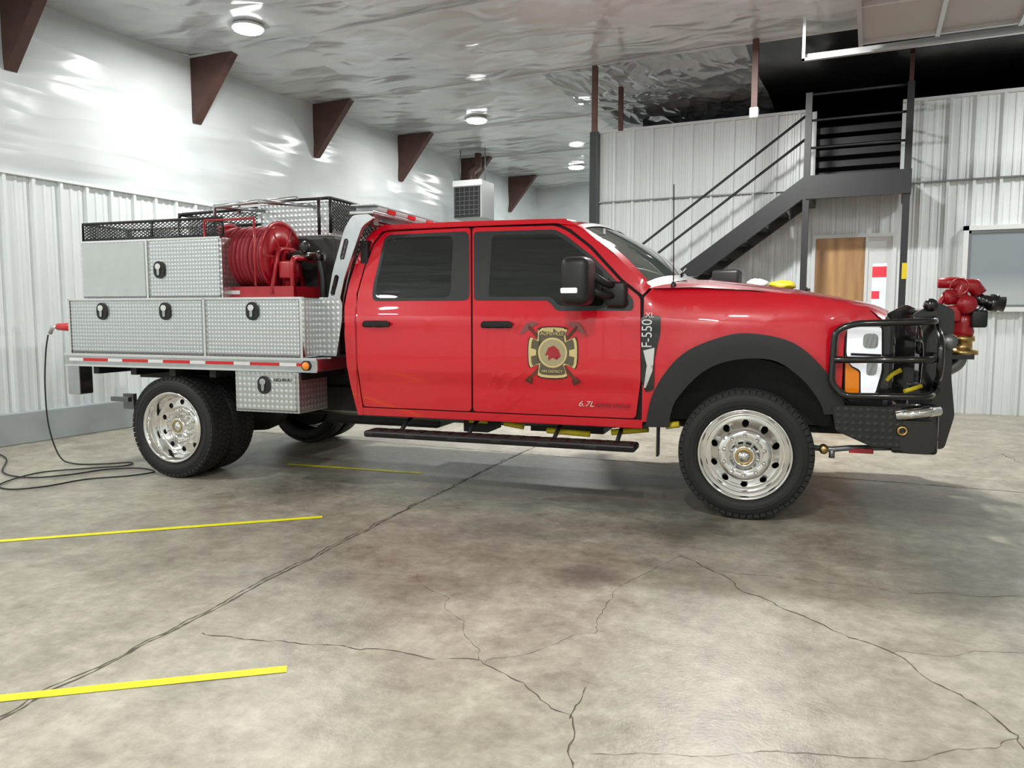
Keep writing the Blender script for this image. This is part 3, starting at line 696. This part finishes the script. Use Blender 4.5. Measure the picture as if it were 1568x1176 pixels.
# --- wheels
def wheel(nm,x,yf,side,deep):
    """yf = outer face y of tyre; side +1 near (axis inward +y)"""
    k_=1.025 if not deep else 1.0
    W=empty(nm,(x,yf,.42*k_),0,T);W.scale=(k_,1,k_)
    if side<0:W.rotation_euler=(0,0,math.pi)
    w=.245
    prof=[(.285,.035),(.30,.014),(.335,.0),(.365,.004),(.39,.014),(.404,.030),(.411,.05),(.411,w-.05),(.39,w-.018),(.365,w-.004),(.335,w),(.30,w-.014),(.285,w-.035)]
    lathe("tire",prof,RUB,W,96)
    bm=bmesh.new()
    n=60
    for k in range(n):
        for ya,yb,ph in((.020,.062,0),(.070,.112,.5),(.118,.160,0),(.166,w-.062,.5),(w-.056,w-.020,0)):
            a=2*math.pi*(k+ph)/n;M=Matrix.Rotation(a,4,'Y')
            e=ya in(.020,w-.056)
            bmbox(bm,-.018,.018,ya,yb,.395 if e else .405,.414 if e else .4195,M)
    for k in range(n):
        a=2*math.pi*(k+.0)/n;M=Matrix.Rotation(a,4,'Y')
        bmbox(bm,-.016,.016,.010,.03,.386,.404,M)
    finish("tire_tread",bm,RUB,W)
    lathe("sidewall_ring",[(.345,-.0005),(.349,-.003),(.353,.0005)],RUB,W,96);lathe("sidewall_ring_b",[(.30,.013),(.304,.008),(.308,.009)],RUB,W,96)
    hole=lambda r,t:(((r-.197)/.022)**2+((((t/(2*math.pi)*10)%1)-.5)*2*math.pi/10*.197/.021)**2)<1
    if not deep:
        base=[(.289,.03),(.292,.012),(.286,.006),(.276,.010),(.268,.04),(.258,.08),(.245,.098),(.232,.098)]
        rr=[(.232-.0045*i,.098-.0058*i) for i in range(1,16)]
        tail=[(.158,.006),(.148,-.002),(.108,-.002),(.104,.004),(.098,.004)]
    else:
        base=[(.289,.03),(.292,.010),(.286,.004),(.274,.008),(.262,.025),(.254,.06),(.248,.115),(.243,.135),(.232,.142)]
        rr=[(.232-.0045*i,.142-.0004*i) for i in range(1,16)]
        tail=[(.158,.134),(.150,.124),(.105,.122),(.102,.128),(.096,.128)]
    lathe("rim",base+rr+tail,CHR,W,240,hole=hole)
    lathe("brake_drum",[(.24,.16),(.24,.15),(0,.15)],CHAS,W,32)
    fz=-.002 if not deep else .122
    bm=bmesh.new()
    for k in range(10):
        a=2*math.pi*(k+.5)/10;c=Vector((math.cos(a)*.127,0,math.sin(a)*.127))
        bmtube(bm,[c+Vector((0,fz+.005,0)),c+Vector((0,fz-.012,0))],.019,12)
        bmtube(bm,[c+Vector((0,fz-.01,0)),c+Vector((0,fz-.036,0)),c+Vector((0,fz-.044,0))],[.015,.014,.006],10)
    bmesh.ops.recalc_face_normals(bm,faces=bm.faces);finish("lug_nuts",bm,CHR,W)
    d=-.018 if not deep else .105
    lathe("hub",[(.098,.024+d),(.092,.006+d),(.078,.0+d),(.074,-.022+d),(.066,-.034+d),(.052,-.036+d),(.050,-.030+d),(.036,-.030+d),(.034,-.040+d),(0,-.042+d)],CHR,W,48)
    lathe("hub_ring",[(.052,-.0365+d),(.044,-.039+d),(.038,-.0365+d)],BRASS,W,36)
    return W
wheel("wheel_front",-.01,0,1,False)
wheel("wheel_front_far",-.01,2.03,-1,False)
wheel("wheel_rear_outer",-4.48,-.18,1,True)
wheel("wheel_rear_inner",-4.48,.11,1,True)
wheel("wheel_rear_outer_far",-4.48,2.21,-1,True)
wheel("wheel_rear_inner_far",-4.48,1.92,-1,True)
# --- mirror
for sgn,nm in((1,"mirror"),(-1,"mirror_far")):
    Y=lambda y:y if sgn>0 else 2*YM-y
    def bb(n,x0,x1,y0,y1,z0,z1,m,b,s=4):
        a,c=sorted((Y(y0),Y(y1)));return box(n,x0,x1,a,c,z0,z1,m,T,b,s)
    bb(nm+"_shell",-1.16,-.97,-.36,-.12,1.40,1.71,BLK,.055,5)
    bb(nm+"_turn_lamp",-1.15,-1.04,-.372,-.352,1.475,1.51,WHT,.008,2)
    tubes(nm+"_arms",[[(-1.0,Y(-.15),1.50),(-.93,Y(-.06),1.47),(-.84,Y(.03),1.46)],[(-1.0,Y(-.15),1.60),(-.93,Y(-.06),1.55),(-.84,Y(.03),1.52)]],.026,BLK,T)
    bb(nm+"_base",-.93,-.79,-.03,.05,1.39,1.56,BLK,.025,3)
tube("antenna",[(-.50,.13,1.54),(-.51,.13,2.20)],.004,BLK,T,6)
lathe("antenna_base",[(.02,0),(.018,.02),(.008,.035),(0,.035)],BLK,T,16,center=(-.50,.13,1.525),axis='z')
# ================================================================== BED
bx0,bx1,by0,by1=-5.55,-3.07,-.20,2.23
box("bed_rail",bx0,bx1,by0,by1,.91,1.01,ALU,T,.008)
boxes("bed_rail_lip",[(bx0,bx1,by0-.012,by0,.995,1.015),(bx0,bx1,by0-.012,by0,.905,.92)],CHR,T)
xs=bx0+.05;tp=[[],[]];k=0
while xs<bx1-.15:
    L_=.26 if k%2 else .15
    tp[k%2].append((xs,min(xs+L_,bx1-.1),by0-.006,by0-.001,.950,.974));xs+=L_+.005;k+=1
boxes("reflective_tape_red",tp[1],TAPER,T);boxes("reflective_tape_white",tp[0],TAPEW,T)
boxes("bed_subframe",[(-5.4,-3.1,.45,.62,.76,.91),(-5.4,-3.1,1.41,1.58,.76,.91)]+[(x,x+.06,-.15,2.18,.84,.91) for x in(-5.3,-4.9,-4.5,-4.1,-3.7,-3.3)],CHAS,T)
box("rear_corner_left",-5.55,-5.42,-.19,-.05,.66,.91,ALU,T,.008)
box("rear_corner_right",-5.55,-5.42,2.08,2.22,.66,.91,ALU,T,.008)
lathe("side_marker_amber",[(.0,-.02),(.026,-.018),(.032,0)],AMB,T,24,center=(-3.165,by0-.004,.955))
lathe("side_marker_bezel",[(.030,-.006),(.040,-.006),(.042,0)],BLK,T,24,center=(-3.165,by0-.004,.955))
def latch(n,x,z,y):
    shape2d(n+"_plate",[capsule(0,0,.105,.135)],.012,BLK,T,Matrix.Translation((x,y,z))@XZ(0),.002)
    shape2d(n+"_paddle",[capsule(0,.025,.05,.045),],.012,CHR,T,Matrix.Translation((x,y-.012,z))@XZ(0),.002)
    shape2d(n+"_bar",[capsule(0,-.015,.022,.06)],.010,ALU,T,Matrix.Translation((x,y-.012,z))@XZ(0),.001)
def cab_door(n,x0,x1,z0,z1,y,m):
    g=.012
    box(n,x0+g,x1-g,y-.014,y+.01,z0+g,z1-g,m,T,.004)
    boxes(n+"_hinge",[(x0+g,x1-g,y-.016,y-.008,z0+.002,z0+.012)],STEEL,T)
for s_,(ya,yb) in enumerate(((-.20,.30),(1.73,2.23))):
    box("lower_cabinet",-5.47,-3.18,ya,yb,1.015,1.465,DIA,T,.006)
    box("upper_cabinet",-5.43,-3.985,ya+.10 if s_==0 else ya-.0,yb if s_==0 else yb-.1,1.466,1.945,DIA,T,.006)
cab_door("cabinet_door_wide",-5.46,-4.09,1.02,1.46,-.20,DIAF)
cab_door("cabinet_door_front",-4.06,-3.20,1.02,1.46,-.20,DIAF)
cab_door("upper_door_plain",-5.42,-4.73,1.475,1.94,-.10,mat("plain_aluminum_sheet",(.56,.60,.58),.35,.6,noise_amt=.05))
cab_door("upper_door",-4.70,-3.99,1.475,1.94,-.10,DIAF)
boxes("cabinet_frames",[(-5.475,-5.455,-.222,-.19,1.015,1.465),(-4.085,-4.065,-.222,-.19,1.015,1.465),(-3.20,-3.178,-.222,-.19,1.015,1.465),(-5.47,-3.18,-.222,-.19,1.455,1.47),(-4.725,-4.705,-.122,-.09,1.47,1.945),(-5.43,-3.985,-.118,-.09,1.935,1.95)],CHR,T)
for x in(-5.10,-4.45,-3.62):latch("latch",x,1.365,-.222)
latch("latch_upper",-4.585,1.70,-.122)
# curved gusset ahead of cabinet
shape2d("bed_front_gusset",[[(-3.18,1.02),(-3.04,1.02),(-3.02,1.12),(-2.985,1.3),(-2.98,1.42),(-3.0,1.47),(-3.18,1.47)]],.006,DIA,T,XZ(.02))
box("tail_lamp",-5.51,-5.475,-.19,-.10,1.10,1.42,REDL,T,.008)
# under-bed box
box("underbody_box",-3.83,-3.25,-.18,.21,.585,.905,DIA,T,.006)
cab_door("underbody_door",-3.82,-3.26,.595,.90,-.18,DIA)
latch("underbody_latch",-3.55,.80,-.20)
text("underbody_label","HIGHWAY",.035,(-3.38,-.197,.84),BLK,T)
# central tank and hose tray
box("water_tank",-5.30,-3.30,.45,1.58,1.02,1.98,mat("tank_black",(.03,.03,.032),.5),T,.02)
box("hose_tray_box",-4.15,-3.45,.62,1.45,2.0,2.30,DIA,T,.006)
lattice("tray_mesh_front",(-3.40,.55,2.05),(0,1,0),(0,0,1),.95,.26,.05,.006,BLK,T)
lattice("tray_mesh_side",(-4.9,.58,2.03),(1,0,0),(0,0,1),.75,.20,.05,.006,BLK,T)
tubes("tray_rails",[[(-5.0,.58,2.02),(-5.0,.58,2.24),(-4.15,.58,2.26)],[(-5.0,.58,2.02),(-4.2,.58,2.02)],[(-4.2,.55,2.31),(-3.40,.55,2.31),(-3.40,1.5,2.31)],[(-3.40,.55,2.31),(-3.40,.55,2.02)],[(-3.4,1.5,2.31),(-3.4,1.5,2.02)],[(-3.35,.3,1.98),(-3.35,.3,2.27)],[(-5.0,1.5,2.02),(-5.0,1.5,2.24),(-4.15,1.5,2.26)],[(-5.0,.58,2.24),(-5.0,1.5,2.24)]],.014,BLK,T,round_=.05)
tubes("tray_rails_alu",[[(-4.12,.30,2.18),(-4.12,.30,2.26),(-3.55,.30,2.28)],[(-4.12,.0,1.95),(-4.12,.0,2.20),(-3.7,.0,2.22)],[(-4.12,.0,2.2),(-4.12,.6,2.24)],[(-3.7,.0,2.22),(-3.62,.6,2.26)]],.016,ALU,T)
# expanded mesh rail above upper cabinet
for n,o_,u_,w_ in(("rail_mesh_side",(-5.42,-.06,1.97),(1,0,0),1.40),("rail_mesh_rear",(-5.42,-.06,1.97),(0,1,0),.5),("rail_mesh_inner",(-5.42,.42,1.97),(1,0,0),1.40)):
    lattice(n,o_,u_,(0,0,1),w_,.125,.045,.006,BLK,T)
tubes("rail_tubes",[[(-5.42,-.06,1.965),(-4.0,-.06,1.965)],[(-5.44,-.06,1.95),(-5.44,-.06,2.10),(-4.0,-.06,2.10)],[(-5.44,.42,1.95),(-5.44,.42,2.10),(-4.0,.42,2.10)],[(-5.44,-.06,2.10),(-5.44,.42,2.10)],[(-4.7,-.06,1.96),(-4.7,-.06,2.1)],[(-4.0,-.06,1.96),(-4.0,-.06,2.1)]],.011,BLK,T)
# --- hose reel
rcx,rcy,rcz=-3.9,.22,1.80
bm=bmesh.new()
for k in range(11):
    x=-4.10+.040*k
    for rr in(.235-.006*abs((k%3)-1),):
        bmtube(bm,[(x+.012*math.sin(t),rcy+rr*math.cos(t),rcz+rr*math.sin(t)) for t in[2*math.pi*q/40 for q in range(40)]],.021,8,True)
bmesh.ops.recalc_face_normals(bm,faces=bm.faces)
finish("reel_hose",bm,HOSE,T)
lathe("reel_drum",[(0,-4.15),(.20,-4.15),(.20,-3.66),(0,-3.66)],HOSE,T,32,center=(0,rcy,rcz),axis='x')
for x in(-4.15,-3.655):
    lathe("reel_flange",[(.285,x-.008),(.292,x),(.285,x+.008),(.255,x+.006),(.25,x),(.255,x-.006),(.285,x-.008)],REDM,T,48,center=(0,rcy,rcz),axis='x')
    bm=bmesh.new()
    for k in range(6):
        a=2*math.pi*k/6;bmtube(bm,[(x,rcy+.05*math.cos(a),rcz+.05*math.sin(a)),(x,rcy+.26*math.cos(a),rcz+.26*math.sin(a))],.014,6)
    finish("reel_spokes",bm,REDM,T)
    lathe("reel_disc",[(.06,x+.012),(.25,x+.004),(.25,x-.004),(.06,x-.012),(.06,x+.012)],REDM,T,40,center=(0,rcy,rcz),axis='x')
boxes("reel_frame",[(-4.20,-4.17,.02,.42,1.47,1.50),(-4.2,-3.40,.0,.04,1.47,1.56),(-4.2,-3.40,.40,.44,1.47,1.53),(-3.62,-3.58,.02,.42,1.47,1.52),(-3.62,-3.585,.16,.28,1.5,1.86),(-4.205,-4.175,.16,.28,1.5,1.86),(-3.44,-3.40,.02,.42,1.47,1.56)],REDM,T)
tubes("reel_frame_arch",[[(-3.60,.0,1.50),(-3.60,.10,1.86),(-3.60,.34,1.86),(-3.60,.44,1.50)],[(-3.42,.02,1.50),(-3.42,.02,1.78),(-3.42,.40,1.78),(-3.42,.42,1.50)]],.02,REDM,T,round_=.06)
lathe("reel_swivel",[(0,-3.58),(.05,-3.58),(.05,-3.48),(.032,-3.47),(.032,-3.32),(.045,-3.31),(.045,-3.27),(0,-3.27)],BLKG,T,20,center=(0,rcy,rcz),axis='x')
tube("reel_plumbing",[(-3.36,rcy,rcz),(-3.30,rcy,rcz-.02),(-3.27,rcy,1.62),(-3.27,rcy,1.42)],.03,BLK,T,12,round_=.06)
lathe("reel_handle",[(0,0),(.03,.0),(.05,.02),(.03,.04),(0,.04)],BLK,T,16,center=(-3.33,.04,1.86))
box("reel_motor",-3.56,-3.44,.03,.16,1.62,1.76,REDM,T,.02,3)
boxes("reel_label",[(-4.0,-3.9,-.004,-.001,1.50,1.53)],TAPEW,T)
tubes("hose_guide_rollers",[[(-4.15,-.09,1.56),(-4.15,-.09,2.08)],[(-4.15,-.09,2.08),(-3.68,-.09,2.08)],[(-3.68,-.09,1.56),(-3.68,-.09,2.08)]],.009,REDM,T)
# --- headache rack
def hplate(y,nm):
    o=[(-3.17,1.02),(-3.07,1.02),(-3.045,1.30),(-2.96,1.62),(-2.80,2.00),(-2.70,2.055),(-2.74,2.085),(-2.88,2.08),(-2.95,1.98),(-3.06,1.66),(-3.14,1.3)]
    a=-R(17)
    hs=[capsule(-3.045,1.56,.045,.17,a),capsule(-2.955,1.83,.045,.17,a),capsule(-3.098,1.28,.04,.14,a*.5)]
    shape2d(nm,[fillet2(o,.04)]+hs,.035,ALU,T,XZ(y),.003)
hplate(.04,"headache_rack_side");hplate(1.99,"headache_rack_side_far")
tubes("headache_rack_bars",[[(-2.86,.04,2.05),(-2.86,1.99,2.05)],[(-3.02,.04,1.72),(-3.02,1.99,1.72)],[(-3.10,.04,1.3),(-3.10,1.99,1.3)]]+[[(-3.12,y,1.1),(-2.88,y,2.06)] for y in(.12,.5,1.015,1.53,1.9)],.026,ALU,T)
lattice("headache_rack_mesh",(-3.09,.06,1.32),(0,1,0),(.19,0,.72),1.92,.74,.07,.006,BLK,T)
# --- light bar
box("lightbar_base",-2.91,-2.70,.02,1.93,2.085,2.115,ALU,T,.01)
box("lightbar_lens_clear",-2.905,-2.705,.11,1.92,2.115,2.155,mat("lens_smoke",(.55,.58,.6),.1,0,1),T,.015)
boxes("lightbar_lens_red",[(-2.915,-2.695,y,y+.12,2.112,2.145) for y in(.25,.6,.95,1.3,1.72)],REDL,T)
boxes("lightbar_top",[(-2.90,-2.71,.04,1.91,2.154,2.164)],DIAF,T)
boxes("lightbar_feet",[(-2.86,-2.8,.2,.28,2.03,2.09),(-2.86,-2.8,1.75,1.83,2.03,2.09)],ALU,T)
# --- rear
boxes("hitch",[(-5.50,-5.30,.95,1.08,.45,.56),(-5.34,-5.28,.4,1.63,.46,.58),(-5.46,-5.34,.30,.34,.48,.62),(-5.5,-5.3,.20,.24,.56,.60)],STEEL,T)
pl=empty("shore_power_inlet",(0,0,0),0,T)
box("inlet_cover",-5.63,-5.56,-.10,.02,1.14,1.30,REDM,pl,.02,3)
lathe("inlet_plug",[(0,-5.80),(.03,-5.80),(.035,-5.70),(.04,-5.63),(0,-5.62)],mat("plug_red",(.6,.03,.03),.4),pl,16,center=(0,-.04,1.23),axis='x')
tube("inlet_boot",[(-5.80,-.04,1.23),(-5.87,-.04,1.225),(-5.90,-.04,1.17)],.018,GALV,pl)
# --- front bumper
def prism(name,pts,y0,y1,m,bev=0):
    bm=bmesh.new();a=[bm.verts.new((x,y0,z)) for x,z in pts];b=[bm.verts.new((x,y1,z)) for x,z in pts]
    bm.faces.new(a);bm.faces.new(b[::-1]);n=len(pts)
    for i in range(n):bm.faces.new((a[i],b[i],b[(i+1)%n],a[(i+1)%n]))
    bmesh.ops.recalc_face_normals(bm,faces=bm.faces)
    if bev:bmesh.ops.bevel(bm,geom=bm.edges[:],offset=bev,segments=2,affect='EDGES')
    return finish(name,bm,m,T)
for nm,ya,yb in(("bumper_wing",-.02,.16),("bumper_wing_far",1.87,2.05)):
    prism(nm,[(.50,.78),(.53,.62),(.74,.53),(.90,.53),(.90,.78)],ya,yb,DIAB,.008)
box("bumper_beam",.86,1.12,.10,1.93,.48,.79,BLKG,T,.02)
prism("bumper_corner",[(.88,.70),(.88,.54),(.92,.50),(1.06,.50),(1.10,.58),(1.08,.70)],-.02,.14,BLKG,.012)
prism("bumper_corner_far",[(.88,.70),(.88,.54),(.92,.50),(1.06,.50),(1.10,.58),(1.08,.70)],1.89,2.05,BLKG,.012)
tube("bumper_steel_tube",[(.86,-.02,.73),(1.02,-.02,.755),(1.10,.06,.76)],.033,CHR,T,14)
for y,n in((.36,"guard_upright"),(1.63,"guard_upright_far")):
    prism(n,fillet2([(.98,1.34),(1.12,1.42),(1.22,1.37),(1.22,.95),(1.25,.70),(1.20,.48),(1.02,.48),(.97,.60),(1.04,.76),(1.06,1.1),(1.04,1.26)],.03),y,y+.03,BLKG)
lst=[]
for f in(lambda y:y,lambda y:2*YM-y):
    lst+=[[(1.12,f(.36),1.31),(1.05,f(-.0),1.30),(.60,f(-.06),1.285),(.50,f(-.06),1.24),(.49,f(-.06),.92),(.56,f(-.06),.845),(1.04,f(-.02),.85),(1.14,f(.35),.86)],
          [(1.13,f(.36),1.08),(1.06,f(-.0),1.07),(.50,f(-.06),1.065)],
          [(1.12,f(.36),1.30),(1.10,f(.05),1.18),(1.10,f(.05),.98),(1.12,f(.36),.86)]]
lst+=[[(1.16,.38,z),(1.16,1.65,z)] for z in(1.36,1.15,.95)]+[[(1.16,y,.8),(1.16,y,1.36)] for y in(.8,1.015,1.23)]
tubes("guard_tubes",lst,.021,BLKG,T,12,round_=.09)
boxes("guard_mounts",[(.98,1.12,.36,.42,.60,.9),(.98,1.12,1.61,1.67,.6,.9)],BLKG,T)
lathe("guard_spot_lamp",[(0,-.0),(.035,.0),(.042,.03),(.038,.08),(.02,.09),(0,.09)],BLKG,T,20,center=(1.08,.30,1.40))
lathe("guard_round_lamp",[(0,-.02),(.045,-.012),(.05,.02),(.03,.06),(0,.06)],STEEL,T,20,center=(1.19,.30,1.17))
tubes("bumper_yellow_hose",[[(.90,.12,1.0),(.85,.12,.97),(.82,.12,.93)],[(1.02,.16,.90),(.96,.12,.88),(.92,.10,.87)]],.014,YELP,T)
lathe("winch_drum",[(0,.6),(.07,.6),(.07,1.4),(0,1.4)],STEEL,T,20,center=(1.20,0,.66))
tubes("bumper_plumbing",[[(.40,.1,.49),(.52,.1,.485),(.62,.1,.50),(.9,.2,.50)],[(.52,.1,.485),(.52,.1,.43)]],.018,STEEL,T)
boxes("bumper_valve",[(.62,.76,.09,.12,.47,.50)],REDM,T)
lathe("bumper_valve_body",[(0,-.02),(.028,-.02),(.028,.05),(0,.05)],BRASS,T,16,center=(.47,.08,.485))
lathe("tow_ring",[(.022,-.01),(.034,0),(.022,.01),(.014,0),(.022,-.01)],BRASS,T,20,center=(.90,-.03,.64))
# --- water monitor
M_=empty("water_monitor",(1.40,1.0,1.19),0,T)
boxes("bracket",[(-.28,.06,-.09,.09,-.16,-.13),(-.28,-.24,-.09,.09,-.7,-.13)],BLKG,M_)
boxes("gusset",[(-.26,-.1,-.01,.01,-.30,-.15)],BLKG,M_)
lathe("flange",[(0,-.13),(.10,-.13),(.10,-.10),(.065,-.095),(.06,-.04),(.075,-.035),(.075,.0),(0,0)],BRASS,M_,32,axis='z')
lathe("swivel",[(0,.0),(.062,.0),(.07,.03),(.062,.06),(.07,.09),(.06,.13),(.045,.16),(0,.16)],REDM,M_,32,axis='z')
tube("elbow",[(0,0,.12),(-.01,0,.22),(-.04,0,.29),(-.02,0,.35),(.05,0,.35),(.09,0,.29)],[.048,.052,.056,.056,.053,.05],REDM,M_,20)
lathe("gear_case",[(0,-.10),(.06,-.10),(.066,-.05),(.066,.05),(.06,.09),(0,.09)],REDM,M_,28,center=(.0,0,.22))
lathe("hand_wheel",[(.055,-.13),(.06,-.12),(.055,-.11),(.05,-.12),(.055,-.13)],REDM,M_,24,center=(-.06,0,.34))
lathe("motor_upper",[(0,-.10),(.035,-.10),(.04,-.02),(.04,.06),(0,.06)],REDM,M_,20,center=(-.07,0,.37),axis='x')
lathe("outlet_cap",[(0,-.02),(.05,-.02),(.055,.0),(.05,.05),(0,.05)],REDM,M_,20,center=(-.11,-.03,.27),axis='x')
box("motor_box",-.12,-.03,-.08,.02,.10,.21,REDM,M_,.015,3)
box("control_box",.03,.13,-.09,.02,.06,.18,BLK,M_,.015,3)
bm=bmesh.new()
bmtube(bm,[(.05,0,.28),(.10,0,.25),(.14,0,.235),(.15,0,.232),(.20,0,.225),(.205,0,.225),(.24,0,.22)],[.04,.042,.045,.06,.062,.05,.055],22);bmesh.ops.recalc_face_normals(bm,faces=bm.faces)
finish("nozzle",bm,BLKG,M_)
tube("nozzle_pipe",[(.02,0,.16),(.10,0,.18),(.13,0,.24)],.018,STEEL,M_)
tube("inlet_pipe",[(0,0,-.12),(-.02,0,-.20),(-.12,0,-.26),(-.26,0,-.28)],.045,STEEL,M_,16,round_=.06)
tube("red_hose_loop",[(-.1,-.02,-.05),(-.16,-.02,.0),(-.17,-.02,.2),(-.12,-.02,.30)],.02,REDM,M_,10,round_=.06)
# ================================================================== cord
cp=[(-6.585,4.45,1.16),(-6.60,4.43,1.0),(-6.62,4.42,.7),(-6.60,4.42,.35),(-6.52,4.45,.08),(-6.40,4.5,.012),(-6.15,4.6,.012),(-5.98,4.75,.012),(-5.9,4.62,.012),(-6.1,4.4,.012),(-6.3,4.1,.012),(-6.15,3.7,.012),(-5.9,3.62,.012),(-5.75,3.8,.012),(-5.7,4.1,.012),(-5.5,4.35,.012),(-5.45,4.55,.012),(-5.7,4.6,.012),(-5.9,4.45,.012),(-6.0,4.15,.012),(-6.2,3.95,.012),(-6.6,4.0,.012),(-7.2,4.4,.012),(-7.8,4.6,.012)]
tube("extension_cord",spline(cp,8),.0065,BLK,None,8)
# shelf with supplies behind the truck
sh=empty("storage_shelf",(-1.4,10.2,0))
boxes("frame",[(a,a+.04,b,b+.04,0,1.66) for a in(-.7,.66) for b in(-.25,.21)]+[(-.7,.7,-.25,.25,z,z+.03) for z in(.3,.9,1.6)],STAIR,sh)
def blob(n,c,r,m,p):
    bm=bmesh.new();bmesh.ops.create_icosphere(bm,subdivisions=3,radius=1)
    for v in bm.verts:
        k=1+.25*noise.noise(v.co*2+Vector(c)*3);v.co=Vector((v.co.x*r[0]*k+c[0],v.co.y*r[1]*k+c[1],max(-r[2]*.8,v.co.z*r[2]*k)+c[2]))
    return finish(n,bm,m,p,True)
blob("white_bag",(.08,0,1.71),(.14,.15,.08),TAPEW,sh);blob("yellow_bag",(.38,0,1.69),(.15,.12,.07),YELP,sh)
box("equipment_case",-.46,-.12,-.15,.15,1.63,1.90,BLK,sh,.04,3)
# ================================================================== world + camera
w=bpy.data.worlds.new("world");S.world=w;w.use_nodes=True
w.node_tree.nodes["Background"].inputs[0].default_value=(.6,.65,.7,1);w.node_tree.nodes["Background"].inputs[1].default_value=.3
cam=bpy.data.cameras.new("camera");co=bpy.data.objects.new("camera",cam);COL.objects.link(co)
cam.sensor_width=36;cam.lens=1178/1568*36;cam.clip_start=.05
co.location=(0,0,1.347);co.rotation_euler=(R(90-5.24),0,R(24.9))
S.camera=co
